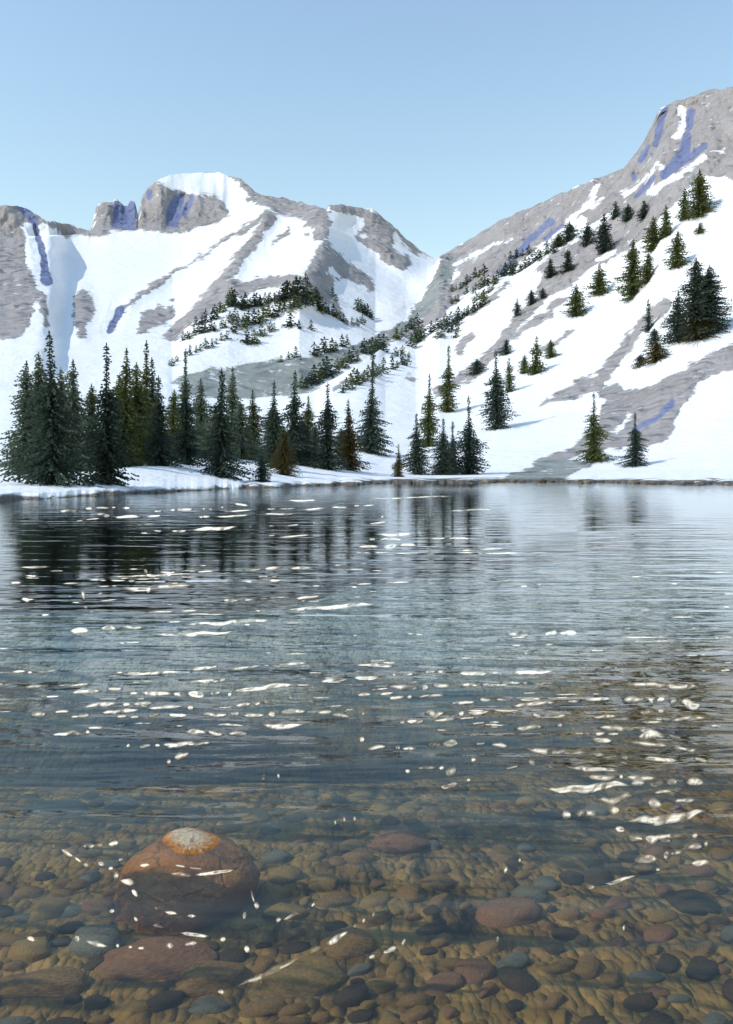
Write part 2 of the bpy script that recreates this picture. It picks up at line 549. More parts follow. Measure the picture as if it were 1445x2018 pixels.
mtn, LX, LY, LD = terrain("mountain", pxl, [b0, b1, b2, b3, b4, b5, b6], [70, 130, 60, 40, 4, 12], M_far, reliefL, 90, .0045, ln, 4, 24)


def ground(px_, py_):
    """Nearest terrain point seen at a pixel of the photograph."""
    for X, Y, D in ((RX, RY, RD), (LX, LY, LD)):
        if px_ > X[0, -1]:
            continue
        j = int(np.argmin(np.abs(X[0] - px_)))
        col = Y[:, j]
        hit = np.nonzero(col <= py_)[0]
        if len(hit) and hit[0] > 0:
            i = hit[0]
            t = (col[i - 1] - py_) / (col[i - 1] - col[i] + 1e-9)
            d = D[i - 1, j] * (1 - t) + D[i, j] * t
            return Vector(P(px_, py_, d)), d
    return None, None


# ------------------------------------------------------------------ lake bed and water
gx = np.unique(np.concatenate([np.linspace(-500, -30, 30), np.linspace(-30, -5, 60), np.linspace(-5, 5, 230), np.linspace(5, 30, 60), np.linspace(30, 500, 30)]))
gy = np.unique(np.concatenate([np.linspace(-60, 0, 20), np.linspace(0, 8, 260), np.linspace(8, 30, 60), np.linspace(30, 420, 40)]))
BX, BY = np.meshgrid(gx, gy)


def bed_z(x, y):
    x = np.asarray(x, float); y = np.asarray(y, float)
    yy = np.where(y > 11, 11 + (y - 11) * 8 / (8 + 1.2 * np.clip(x + 1, 0, 40)) * (1 + .5 * np.clip(-x - .5, 0, 1.5)), y)
    z = np.interp(yy, [-60, -5, 0, 1.3, 2.6, 4, 6, 8, 10, 15, 18, 23, 32, 50, 90, 420], [3, .6, .12, -.05, -.19, -.28, -.42, -.58, -.50, -.40, -.75, -2.6, -5, -7.5, -9.5, -11])
    # a trough left of the middle
    z = z - 1.0 * np.exp(-((x + 1.5) / 2.9) ** 2 - ((y - 8.3) / 1.3) ** 2)
    return z + fbm(x * .9, y * .9, 51, 3) * .07


BZ = bed_z(BX, BY) + fbm(BX * 9, BY * 9, 52, 3) * .02
mb, n, p = mat("lake_bed_gravel")
pos = N(n, "ShaderNodeTexCoord").outputs["Object"]
mp = N(n, "ShaderNodeMapping")
mp.inputs["Rotation"].default_value = (0, 0, R(-38))
mp.inputs["Scale"].default_value = (1.0, .5, 1)
n.links.new(pos, mp.inputs[0])
wv = N(n, "ShaderNodeVectorMath", operation='ADD')
wn = N(n, "ShaderNodeTexNoise"); wn.inputs["Scale"].default_value = 7
n.links.new(pos, wn.inputs["Vector"])
wm = N(n, "ShaderNodeVectorMath", operation='SCALE'); wm.inputs["Scale"].default_value = .035
n.links.new(wn.outputs["Color"], wm.inputs[0])
n.links.new(mp.outputs[0], wv.inputs[0]); n.links.new(wm.outputs[0], wv.inputs[1])


def voro(scale):
    v = N(n, "ShaderNodeTexVoronoi"); v.inputs["Scale"].default_value = scale
    n.links.new(wv.outputs[0], v.inputs["Vector"])
    e = N(n, "ShaderNodeTexVoronoi", feature='DISTANCE_TO_EDGE'); e.inputs["Scale"].default_value = scale
    n.links.new(wv.outputs[0], e.inputs["Vector"])
    hs = N(n, "ShaderNodeSeparateColor"); n.links.new(v.outputs["Color"], hs.inputs[0])
    dm = mth(n, 'SUBTRACT', 1.0, mth(n, 'MULTIPLY', mth(n, 'POWER', v.outputs["Distance"], 2.0), 1.1), clamp=True)
    return hs.outputs[0], dm


c1, e1 = voro(9.0)
c2, e2 = voro(26.0)
nz = noise(n, 14, 6, .6, pos)
nb = noise(n, .9, 3, .5, pos)
cc = mth(n, 'ADD', mth(n, 'MULTIPLY', c1, .45), mth(n, 'ADD', mth(n, 'MULTIPLY', c2, .25), mth(n, 'MULTIPLY', nz, .35)))
colr = ramp(n, cc, [(.15, (.085, .045, .016)), (.35, (.27, .14, .042)), (.5, (.44, .235, .062)), (.62, (.36, .21, .072)), (.8, (.62, .34, .09)), (.95, (.46, .32, .14))])
silt = mix(n, ramp(n, nb, [(.35, (0, 0, 0)), (.65, (1, 1, 1))]), colr, (.38, .23, .05))
colr = mix(n, .35, colr, silt)
mpd = N(n, "ShaderNodeMapping"); mpd.inputs["Rotation"].default_value = (0, 0, R(52)); mpd.inputs["Scale"].default_value = (1.0, .22, 1)
n.links.new(pos, mpd.inputs[0])
det = noise(n, 5.0, 5, .6, mpd.outputs[0], .4)
colr = mix(n, mth(n, 'MULTIPLY', mth(n, 'SUBTRACT', det, .53), 7.0, clamp=True), colr, (.045, .028, .014))  # shade between the cobbles, painted as dark diagonal streaks
# painted into the bed: pale snow reflection farther out, blue deep-water darkness in the trough
sxyz = N(n, "ShaderNodeSeparateXYZ"); n.links.new(pos, sxyz.inputs[0])
nsh = noise(n, .55, 4, .6, pos)
sd_ = mth(n, 'ADD', sxyz.outputs[1], mth(n, 'MULTIPLY', mth(n, 'SUBTRACT', nsh, .5), 2.2))
pale = mth(n, 'MULTIPLY', mth(n, 'SUBTRACT', mth(n, 'SUBTRACT', sd_, mth(n, 'MULTIPLY', mth(n, 'MAXIMUM', mth(n, 'SUBTRACT', sxyz.outputs[0], .8), 0.0), .5)), 8.9), .55, clamp=True)
colr = mix(n, pale, colr, ramp(n, nz, [(.3, (.58, .61, .52)), (.7, (.74, .76, .67))]))
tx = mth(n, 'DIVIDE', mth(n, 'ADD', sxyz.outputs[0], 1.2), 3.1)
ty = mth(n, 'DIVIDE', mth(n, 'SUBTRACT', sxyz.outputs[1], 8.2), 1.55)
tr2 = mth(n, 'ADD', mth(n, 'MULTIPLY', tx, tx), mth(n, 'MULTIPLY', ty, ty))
deep_blue = mth(n, 'MULTIPLY', mth(n, 'SUBTRACT', mth(n, 'ADD', 1.25, mth(n, 'MULTIPLY', mth(n, 'SUBTRACT', nsh, .5), 2.0)), tr2), .85, clamp=True)
colr = mix(n, deep_blue, colr, ramp(n, nz, [(.3, (.006, .014, .036)), (.7, (.018, .032, .065))]))
n.links.new(colr, p.inputs["Base Color"])
p.inputs["Roughness"].default_value = .85
p.inputs["Specular IOR Level"].default_value = .1
hh = mth(n, 'ADD', mth(n, 'MULTIPLY', e1, .42), mth(n, 'ADD', mth(n, 'MULTIPLY', e2, .22), mth(n, 'MULTIPLY', nz, .12)))
bump(n, p, hh, 1.0, .11)
bed = grid_obj("lake_bed", np.stack([BX, BY, BZ], -1), mb)

# water body: a closed box of clear, slightly green water; its top is rippled
mw = bpy.data.materials.new("lake_water"); mw.use_nodes = True
n = mw.node_tree
for nd in list(n.nodes):
    if nd.type == 'BSDF_PRINCIPLED':
        n.nodes.remove(nd)
out = n.nodes["Material Output"]


IOR = 1.333


def water_surface(n, bump_on=True, rough=.03):
    geo = N(n, "ShaderNodeNewGeometry")
    gl = N(n, "ShaderNodeBsdfGlossy"); gl.inputs["Roughness"].default_value = rough
    gl.inputs["Color"].default_value = (.97, 1, .975, 1)
    tr = N(n, "ShaderNodeBsdfTransparent"); tr.inputs[0].default_value = (.96, .985, .98, 1)
    fr = N(n, "ShaderNodeFresnel"); fr.inputs["IOR"].default_value = IOR
    mx = N(n, "ShaderNodeMixShader")
    n.links.new(fr.outputs[0], mx.inputs[0])
    n.links.new(tr.outputs[0], mx.inputs[1]); n.links.new(gl.outputs[0], mx.inputs[2])
    if bump_on:
        pos = N(n, "ShaderNodeTexCoord").outputs["Object"]

        def layer(sx, sy, rot, sc, det, dist):
            mp = N(n, "ShaderNodeMapping")
            mp.inputs["Rotation"].default_value = (0, 0, R(rot)); mp.inputs["Scale"].default_value = (sx, sy, 1)
            n.links.new(pos, mp.inputs[0])
            return noise(n, sc, det, .5, mp.outputs[0], dist)
        h1 = layer(.22, 1.0, -4, 1.15, 2, .6)      # wavelets about a metre apart
        h2 = layer(.28, 1.0, 6, 3.6, 2, .5)        # ripples
        h3 = layer(.40, 1.0, -14, 10.0, 2, .3)     # fine ripples
        h = mth(n, 'ADD', mth(n, 'MULTIPLY', h1, .115), mth(n, 'ADD', mth(n, 'MULTIPLY', h2, .030), mth(n, 'MULTIPLY', h3, .0050)))
        sp_ = N(n, "ShaderNodeSeparateXYZ"); n.links.new(pos, sp_.inputs[0])
        lee = mth(n, 'MAXIMUM', mth(n, 'ADD', mth(n, 'MULTIPLY', sp_.outputs[0], 1.15), 14.6), 9.6)
        wob = layer(.12, 1.0, -3, .9, 2, 0)
        dl = mth(n, 'SUBTRACT', mth(n, 'ADD', sp_.outputs[1], mth(n, 'MULTIPLY', mth(n, 'SUBTRACT', wob, .5), 13.0)), lee)
        calm = mth(n, 'MULTIPLY', dl, .28, clamp=True)
        near = N(n, "ShaderNodeMapRange"); near.inputs[1].default_value = 3.2; near.inputs[2].default_value = 7.0; near.inputs[3].default_value = .40
        n.links.new(sp_.outputs[1], near.inputs[0])
        amp = mth(n, 'MULTIPLY', near.outputs[0], mth(n, 'SUBTRACT', 1.0, mth(n, 'MULTIPLY', calm, .64)))
        h = mth(n, 'MULTIPLY', h, amp)
        b = N(n, "ShaderNodeBump"); b.inputs["Strength"].default_value = 1.0; b.inputs["Distance"].default_value = WAVE
        n.links.new(h, b.inputs["Height"])
        n.links.new(b.outputs[0], gl.inputs["Normal"]); n.links.new(b.outputs[0], fr.inputs["Normal"])
    return mx.outputs[0]


WAVE = .55
n.links.new(water_surface(n), out.inputs["Surface"])
va = N(n, "ShaderNodeVolumeAbsorption")
va.inputs["Color"].default_value = (.58, .68, .66, 1)
va.inputs["Density"].default_value = .46
n.links.new(va.outputs[0], out.inputs["Volume"])
x0, x1, y0, y1, zb = -480., 480., -6., 400., -14.
wverts = [(x0, y0, 0), (x1, y0, 0), (x1, y1, 0), (x0, y1, 0), (x0, y0, zb), (x1, y0, zb), (x1, y1, zb), (x0, y1, zb)]
water = mesh_obj("water", wverts, [(0, 1, 2, 3), (7, 6, 5, 4), (0, 4, 5, 1), (1, 5, 6, 2), (2, 6, 7, 3), (3, 7, 4, 0)], mw)
water["kind"] = "structure"

# sun glints shaped in: low ribbons with normals turned to mirror the sun
STROKES = [
(118,1008,155,1008,8),(168,1003,185,1003,6),(188,1001,232,1000,7),(240,1002,260,1001,6),(178,1015,215,1012,7),(205,1018,285,1017,8),(150,1026,200,1021,3),(290,1017,320,1016,6),(303,1008,322,1007,5),(335,1006,385,1003,8),(400,1004,405,1004,5),(412,1003,420,1003,5),(436,1000,442,1000,6),(462,994,492,997,6),(440,1008,500,1005,4),(390,1019,500,1015,5),(505,1015,590,1012,5),(270,1036,310,1033,2),(277,1051,294,1051,4),(302,1045,322,1046,5),(338,1047,370,1045,6),(378,1044,470,1039,9),(492,1039,497,1038,3),(530,1038,545,1036,4),(565,1036,592,1034,6),(528,1056,545,1054,3),(547,1059,615,1054,4),(617,1031,622,1031,3),(632,1030,638,1030,4),(566,987,628,985,6),(525,1003,590,1000,5),(600,1004,750,995,5),
(738,1018,742,1018,6),(752,1019,757,1019,5),(728,1031,764,1028,6),(742,1055,822,1050,8),(728,1065,800,1062,9),(706,1077,830,1074,12),(700,1090,835,1089,5),(850,1060,930,1062,5),(910,1085,1000,1082,6),(900,1090,1030,1090,4),(1045,1089,1080,1088,4),(720,983,900,978,4),(880,1008,980,1003,5),
(285,1125,293,1126,7),(288,1134,312,1135,6),(330,1134,340,1133,5),(210,1137,390,1131,3),(240,1162,390,1155,8),(290,1162,300,1160,9),(162,1172,172,1177,10),(135,1175,142,1175,3),(45,1178,60,1184,6),(165,1196,175,1196,5),(50,1135,75,1134,3),(480,1123,560,1120,6),(570,1122,620,1120,5),(480,1148,560,1146,6),(395,1020,400,1020,3),
(140,1245,290,1235,9),(440,1185,640,1175,6),(1000,1250,1150,1248,10),(360,1232,550,1222,6),(560,1203,750,1188,7),(300,1253,480,1245,6),
(48,1355,190,1348,5),(80,1374,120,1372,4),(140,1365,250,1360,8),(280,1368,410,1371,8),(255,1366,275,1366,5),(415,1368,438,1366,6),(450,1370,500,1369,6),(165,1393,310,1382,6),(465,1391,555,1382,7),(570,1377,578,1376,4),(62,1410,95,1406,7),(108,1405,140,1402,4),(155,1411,180,1410,6),(200,1404,280,1400,7),(290,1398,390,1392,6),(230,1414,278,1413,5),(292,1410,318,1408,4),(333,1410,372,1408,5),(400,1410,480,1405,8),(480,1408,665,1403,7),(655,1410,695,1411,6),(715,1406,720,1406,5),(520,1430,600,1429,8),(570,1420,605,1418,4),(102,1450,175,1445,6),(170,1444,180,1441,6),(368,1443,445,1445,8),(450,1445,492,1445,6),(250,1470,258,1466,5),(275,1471,425,1465,5),(330,1474,388,1461,6),(345,1492,378,1484,9),(330,1504,340,1503,7),(518,1534,526,1534,10),(547,1530,553,1530,7),(660,1620,664,1620,7),(677,1617,683,1616,8),(698,1614,704,1614,8),
(240,1330,620,1306,6),(370,1345,450,1338,7),(460,1360,700,1338,6),(700,1312,780,1312,5),
(838,1326,885,1324,5),(775,1330,782,1330,4),(792,1330,818,1329,4),(905,1327,965,1326,6),(970,1327,995,1327,4),(1012,1327,1096,1323,6),(700,1335,750,1337,5),(765,1354,895,1354,7),(910,1350,1110,1345,6),(1175,1350,1215,1349,4),(1225,1349,1395,1354,9),(705,1369,735,1370,5),(738,1366,780,1365,5),(768,1374,885,1371,7),(890,1384,1080,1376,6),(1010,1392,1100,1385,6),(1118,1383,1210,1379,5),(1230,1376,1390,1388,11),(905,1408,970,1400,7),(970,1401,1030,1400,4),(840,1408,880,1403,9),(788,1424,840,1418,7),(855,1420,940,1416,5),(1050,1410,1122,1409,6),(1168,1412,1220,1412,5),(1262,1403,1315,1402,8),(1280,1417,1310,1418,5),(1322,1418,1398,1416,6),(710,1458,722,1458,8),(725,1475,765,1472,6),(780,1477,825,1477,7),(845,1468,910,1467,9),(930,1426,990,1424,4),(938,1466,960,1466,5),(970,1465,1005,1472,6),(1017,1434,1075,1434,8),(1098,1430,1112,1429,6),(1130,1447,1225,1446,5),(1180,1434,1260,1440,8),(1262,1440,1350,1455,8),(1260,1452,1300,1450,9),(1170,1457,1398,1480,8),(1033,1477,1165,1488,9),(1170,1488,1350,1503,7),(1370,1496,1398,1500,7),(1120,1513,1230,1520,6),(1160,1530,1300,1538,10),(1075,1557,1250,1545,10),(1245,1545,1400,1540,11),(1180,1580,1255,1568,12),(1290,1561,1330,1561,6),(1280,1584,1310,1582,12),(1330,1580,1375,1575,8),(1110,1604,1130,1604,12),(1135,1602,1185,1606,9),(1205,1600,1225,1598,9),(1240,1622,1400,1600,12),(1215,1635,1235,1638,9),(930,1500,942,1501,8),(800,1520,812,1520,6),(822,1516,880,1512,6),(880,1518,905,1515,12),(870,1550,905,1545,6),(920,1538,930,1537,5),(997,1514,1025,1508,4),(1043,1500,1060,1502,9),(1080,1511,1095,1511,3),
(105,1667,108,1667,5),(165,1666,210,1664,7),(215,1665,237,1662,6),(122,1678,165,1700,7),(165,1703,177,1703,6),(195,1700,208,1702,6),(215,1713,226,1714,7),(225,1727,238,1730,9),(235,1694,245,1693,6),(240,1738,268,1740,8),(260,1758,275,1768,7),(277,1707,298,1706,5),(345,1705,405,1714,4),(338,1722,380,1728,5),(386,1725,465,1717,5),(305,1790,312,1793,5),(325,1799,352,1801,5),(370,1807,388,1806,4),(495,1760,503,1785,8),(502,1783,515,1785,8),(480,1803,488,1799,8),(545,1817,595,1798,8),(303,1826,325,1831,6),(358,1838,415,1845,6),(172,1855,215,1864,7),(230,1865,237,1866,5),(253,1868,263,1868,4),(273,1868,287,1868,5),(330,1866,345,1865,7),(365,1864,392,1860,6),(435,1854,448,1853,6),(483,1871,495,1870,8),(217,1796,228,1797,5),(265,1810,274,1815,6),(55,1852,72,1853,7),(148,1852,160,1853,8),(470,1945,598,1886,8),(430,1955,445,1954,6),
(615,1876,637,1869,7),(646,1862,690,1836,8),(697,1825,708,1823,6),(715,1814,722,1812,6),(735,1802,741,1800,8),(728,1886,742,1883,6),(757,1875,785,1868,7),(793,1860,803,1855,8),(615,1787,623,1782,7),(995,1713,1003,1713,9),(1023,1696,1029,1696,7),(980,1852,985,1850,7),
(1160,1749,1175,1747,5),(1193,1742,1257,1726,5),(1255,1697,1300,1697,11),(1310,1685,1350,1680,9),(1240,1652,1330,1655,10),(1280,1650,1385,1643,9),(1357,1670,1400,1665,9),(1365,1700,1402,1699,8),(1293,1714,1303,1715,5),(1228,1831,1234,1830,7),
]
rv, rf, rn_ = [], [], []
cam_pos = Vector((0, 0, CH))


def ribbon(ax, ay, bx, by, th):
    """one low, tapered wavelet; its normals are set to mirror the sun towards the camera"""
    L = math.hypot(bx - ax, by - ay) + th * .8
    ux, uy = (bx - ax) / max(L, 1e-6), (by - ay) / max(L, 1e-6)
    ax -= ux * th * .4; ay -= uy * th * .4
    if math.hypot(bx - ax, by - ay) < 1:
        ux, uy = 1, 0
    k = max(4, int(L / 5))
    b0 = len(rv)
    s1, s2 = random.uniform(0, 99), random.uniform(0, 99)
    lean = random.uniform(-.25, .25)
    jx, jy = random.gauss(0, .03), random.gauss(0, .03)
    for i in range(k + 1):
        t = i / k
        w = th * .60 * (math.sin(math.pi * min(max(t, .02), .98)) ** .55) * (.72 + .75 * float(vn(np.array([s1 + t * L / 16]), np.array([.5]), 3)[0]))
        x = ax + ux * L * t
        y = ay + uy * L * t + (float(vn(np.array([s2 + t * L / 30]), np.array([.3]), 4)[0]) - .5) * th * .9
        for q, (o_, hh_) in enumerate(((1, 0), (.1, 1), (-1, 0))):
            c = Vector(on_water(x + lean * o_ * w, y + o_ * w))
            wd = w * c.y * c.y / (CH * F)
            c.z = .0007 + hh_ * min(.012, wd * .05)
            v = (cam_pos - c).normalized()
            nn = (v + sun_dir).normalized()
            jj = (float(vn(np.array([s2 + t * L / 9]), np.array([q * 1.7]), 6)[0]) - .5) * .16
            rv.append(c)
            soft = .0 if q == 1 else .12
            soft = soft + .16 * max(0, abs(t - .5) * 2 - .7) / .3
            rn_.append((nn + Vector((jx + jj, jy - jj, soft))).normalized())
    for i in range(k):
        for q in range(2):
            a_ = b0 + i * 3 + q
            rf.append((a_, a_ + 3, a_ + 4, a_ + 1))


FINE = []
for i in range(150):                    # finer glitter over the open water
    y = 1110 + 330 * random.random() ** 1.1
    x = random.uniform(-60, 1500)
    l = random.uniform(8, 46) if random.random() < .8 else random.uniform(46, 110)
    FINE.append((x, y, x + l, y - random.uniform(-.01, .04) * l, random.uniform(1.6, 3.6)))
for (ax, ay, bx, by, th) in STROKES + FINE:
    L = math.hypot(bx - ax, by - ay)
    if ay < 1110:
        th *= .62
    elif ay > 1320:
        th *= 1.18
    if L > 40 and random.random() < .5:       # a long one breaks up into two or three
        cuts = sorted(random.uniform(.2, .8) for _ in range(1 if L < 90 else (2 if L < 150 else 4)))
        pts_ = [0] + cuts + [1]
        for t0, t1 in zip(pts_[:-1], pts_[1:]):
            t1 -= random.uniform(.01, .06)
            if t1 - t0 > .04:
                dy = random.uniform(-1.2, 1.2)
                ribbon(ax + (bx - ax) * t0, ay + (by - ay) * t0 + dy, ax + (bx - ax) * t1, ay + (by - ay) * t1 + dy, th * random.uniform(.7, 1.05))
    else:
        ribbon(ax, ay, bx, by, th)
mr = bpy.data.materials.new("sun_glint_water"); mr.use_nodes = True
n = mr.node_tree
n.nodes.remove(n.nodes["Principled BSDF"])
n.links.new(water_surface(n, False, .26), n.nodes["Material Output"].inputs["Surface"])
rip = mesh_obj("sun_glint_ribbons", rv, rf, mr, None, True)
rip.data.normals_split_custom_set_from_vertices([tuple(v) for v in rn_])
rip["kind"] = "stuff"
rip["label"] = "added ribbons shaped as white sun glints across the lake"


# ------------------------------------------------------------------ trees
def crown_mesh(H, Rb, seed, spire=1.25, base=.04, tuft=.34, dens=1.0, ragged=.35):
    """Whorls of drooping boughs, each carrying many small needle tufts."""
    r_ = random.Random(seed)
    V, Fc = [], []

    def tuft_at(c, dirv, s):
        dirv = dirv.normalized()
        side = dirv.cross(Vector((r_.uniform(-.4, .4), r_.uniform(-.4, .4), 1))).normalized()
        up = side.cross(dirv).normalized()
        for q in range(2):
            a = side if q == 0 else (side * r_.uniform(-.5, .5) + up).normalized()
            l = s * r_.uniform(.8, 1.35); w = s * r_.uniform(.28, .45)
            b = len(V)
            V.extend([c - dirv * l * .45, c + a * w, c + dirv * l * .65, c - a * w])
            Fc.append((b, b + 1, b + 2, b + 3))
    step = tuft * .82
    nl = max(6, int(H * (1 - base) / step))
    wl = 1.0
    tilt_az = r_.uniform(0, 6.28); lob = r_.uniform(.10, .30); ph2 = r_.uniform(.6, 1.6)
    for i in range(nl):
        t = i / nl
        z = H * (base + (1 - base) * t)
        if i % 3 == 0 or r_.random() < .15:
            wl = 1 + r_.uniform(-ragged, ragged * .7)
        if spire >= 1.0:
            ts = max(.34, 1.0 - .24 * spire)
            sm = min(1, max(0, (t - ts + .14) / .26)); sm = sm * sm * (3 - 2 * sm)
            prof = (1 - .92 * t) * (1 - sm) + .17 * (1 - .5 * t) * sm
        else:
            prof = (1 - t) ** spire
        if t < .10:
            prof *= .72 + 2.8 * t
        rad = max(Rb * prof * wl, tuft * .35)
        nb_ = max(3, int((4 + 5.5 * rad / max(tuft, .2) * .45) * dens))
        nb_ = min(nb_, 15)
        a0 = r_.uniform(0, 6.28)
        for j in range(nb_):
            a = a0 + 6.283 * j / nb_ + r_.uniform(-.25, .25)
            rl = rad * r_.uniform(.55, 1.18) * (1 + lob * math.sin(a + tilt_az + ph2 * z))
            if r_.random() < .08:
                rl *= .45
            dr = r_.uniform(.10, .38) + (1 - t) * .12
            dv = Vector((math.cos(a), math.sin(a), -dr))
            ns = max(1, int(rl / (tuft * .62)))
            for k in range(ns):
                f = (k + r_.uniform(.2, 1.0)) / ns
                c = Vector((0, 0, z)) + dv * rl * f
                c += Vector((r_.gauss(0, .18), r_.gauss(0, .18), r_.gauss(0, .16) + .16 * rl * f * f)) * tuft
                tuft_at(c, dv + Vector((r_.uniform(-.6, .6), r_.uniform(-.6, .6), r_.uniform(-.3, .15))), tuft * (1.05 - .25 * f))
    for i in range(4):
        tuft_at(Vector((0, 0, H * (.965 + .012 * i))), Vector((r_.uniform(-.2, .2), r_.uniform(-.2, .2), 1)), tuft * .8)
    return V, Fc


def trunk_mesh(H, r0):
    V, Fc = [], []
    m_ = 7; ls = [(-.06, 1.25), (.0, 1.1), (.08, .95), (.35, .7), (.7, .38), (.985, .06)]
    for z, s in ls:
        for j in range(m_):
            a = 6.283 * j / m_
            V.append((math.cos(a) * r0 * s, math.sin(a) * r0 * s, H * z))
    for i in range(len(ls) - 1):
        for j in range(m_):
            a, b = i * m_ + j, i * m_ + (j + 1) % m_
            Fc.append((a, b, b + m_, a + m_))
    return V, Fc


def conifer(px_, by, ty, hw, kind, label, group, seed, spire=1.25, ragged=.35, base=.04, dens=1.0):
    g, d = ground(px_, by)
    H = (by - ty) * d / F
    Rb = hw * 1.1 * d / F
    e = bpy.data.objects.new("conifer_tree", None)
    COL.objects.link(e)
    e.location = g - Vector((0, 0, .02 * H))
    e.rotation_euler = (R(random.uniform(-1.5, 1.5)), R(random.uniform(-1.5, 1.5)), 0)
    e["label"] = label; e["category"] = "tree"
    if group:
        e["group"] = group
    tf = max(.18, min(.42, H * .024)) * max(1.0, d / 190)
    tf = max(tf, 2.4 * d / F)
    V, Fc = crown_mesh(H, Rb, seed, spire, base, tf, dens, ragged)
    mesh_obj("crown", V, Fc, FOL[kind], e)
    V, Fc = trunk_mesh(H, max(.05, H * .014))
    mesh_obj("trunk", V, Fc, M_bark, e, True)
    return e


G1 = "dark conifers along the lake shore"
NEAR = [  # px, base, top, half width, kind, spire, ragged, label
 (105,955,650,78,'D',1.35,.30,"broadest dark conifer at the left end of the shore, tall bare-tipped spire"),
 (210,955,672,56,'D',1.35,.45,"tall ragged dark conifer, second large one from the left on the shore"),
 (315,918,738,40,'D',1.0,.40,"slim dark conifer with a knobbly top in front of the yellow-green stand"),
 (368,915,748,44,'D',1.0,.35,"dense dark conifer standing just left of the blackest shore tree"),
 (437,940,724,60,'D',1.15,.45,"blackest conifer on the shore with wide stepped boughs and a pointed top"),
 (516,950,884,22,'D',1.1,.30,"smallest dark conifer by the water, standing alone on blue shaded snow"),
 (541,922,748,38,'D',1.1,.40,"dark olive conifer just behind the brown-olive tree in the shore clump"),
 (578,915,728,46,'D',1.25,.40,"tall dark conifer with bare spire right behind the brown-olive tree"),
 (561,936,838,32,'B',.8,.30,"brown-olive conifer in front of two dark trees at the snowy shore"),
 (645,925,752,42,'D',1.05,.40,"dark conifer with pale olive tip standing over blue snow shadow mid shore"),
 (690,927,784,34,'B',.9,.40,"brown-tinged conifer left of the tree with long bare spire"),
 (731,893,676,42,'D',2.3,.45,"dark conifer with round bushy base and very long thin bare spire"),
 (786,940,874,15,'B',1.1,.40,"tiny brown conifer at the waterline left of the three dark trees"),
 (822,935,812,34,'D',1.25,.45,"leftmost of three dark conifers near the middle of the shore"),
 (845,880,735,26,'O',1.1,.45,"olive conifer rising behind the left of three dark shore trees"),
 (874,936,822,36,'D',1.15,.40,"left stem of the close pair of dark trees mid shore, slightly leaning"),
 (893,934,828,30,'D',1.5,.50,"right stem of the close pair of dark trees mid shore"),
 (882,812,678,26,'O',1.2,.45,"tall thin olive conifer with pale tip above the pair of dark shore trees"),
 (926,935,778,40,'D',1.5,.50,"rightmost of three dark conifers mid shore, open boughs sweeping wide"),
 (980,845,688,34,'D',1.2,.40,"dark conifer alone on the snow slope with a wide skirt, olive tree at its shoulder"),
 (1005,772,704,15,'O',.7,.25,"slim olive conifer at the shoulder of the dark skirted tree"),
 (1171,910,771,32,'O',1.3,.50,"olive-brown conifer standing alone before the grey rock band at right"),
 (1253,918,811,28,'D',1.3,.45,"small blue-black conifer alone on the snow at the right shore"),
]
for i, (x, b, t, hw, k, spi, rg, lab) in enumerate(NEAR):
    conifer(x, b, t, hw, k, lab, G1, 100 + i, spi, rg)

G2 = "paler conifers behind the shore trees"
BACK = [
 (48,935,708,38,'M',.8,"pale grey-green conifer at the far left edge behind the broad dark tree"),
 (78,932,690,36,'M',.8,"pale grey-green conifer directly left of the broad dark tree's spire"),
 (146,930,704,34,'M',.9,"pale grey-green conifer right of the broad dark tree, thin tip"),
 (126,930,722,32,'M',.8,"pale grey-green conifer hidden half by the broad dark tree"),
 (178,925,754,32,'O',.8,"low yellow-olive conifer left of the ragged dark tree"),
 (246,920,684,30,'O',1.0,"olive conifer with needle-thin tip right of the ragged dark tree"),
 (232,918,732,34,'O',.8,"yellow-olive conifer close behind the ragged dark tree"),
 (272,915,712,34,'O',.8,"olive conifer in the densest part of the yellow-green stand"),
 (286,912,668,22,'O',1.1,"tallest olive conifer in the yellow-green stand, detached tip"),
 (304,912,702,28,'M',.9,"grey-olive conifer behind the slim knobbly dark tree"),
 (340,905,765,30,'O',.8,"olive conifer between the slim dark tree and the dense dark tree"),
 (362,900,684,20,'M',1.3,"thin pale conifer whose tip rises above the dense dark tree"),
 (398,900,742,32,'M',.9,"pale sage conifer between the dense dark tree and the blackest tree"),
 (458,898,720,26,'M',1.1,"pale sage conifer with thin tip right behind the blackest tree"),
 (476,905,792,38,'M',.7,"rounded sage conifer right of the blackest tree"),
 (500,905,766,26,'O',1.0,"olive-tipped conifer behind the smallest dark tree by the water"),
 (606,905,778,24,'O',1.0,"pale olive conifer in the gap right of the tall bare-spired dark tree"),
 (622,910,838,30,'M',.8,"low grey-green conifer left of the dark tree over blue snow shadow"),
 (672,905,842,26,'M',.8,"low grey-green conifer just left of the brown-tinged tree"),
 (536,905,800,30,'M',.8,"grey-green conifer filling behind the dark olive tree in the shore clump"),
 (596,915,826,26,'D',.8,"low dark conifer at the right foot of the shore clump"),
 (424,905,800,34,'M',.8,"low sage conifer filling the gap left of the blackest tree"),
]
for i, (x, b, t, hw, k, spi, lab) in enumerate(BACK):
    conifer(x, b, t, hw * 1.45, k, lab, G2, 300 + i, spi * .85, .35, .02, 1.15)

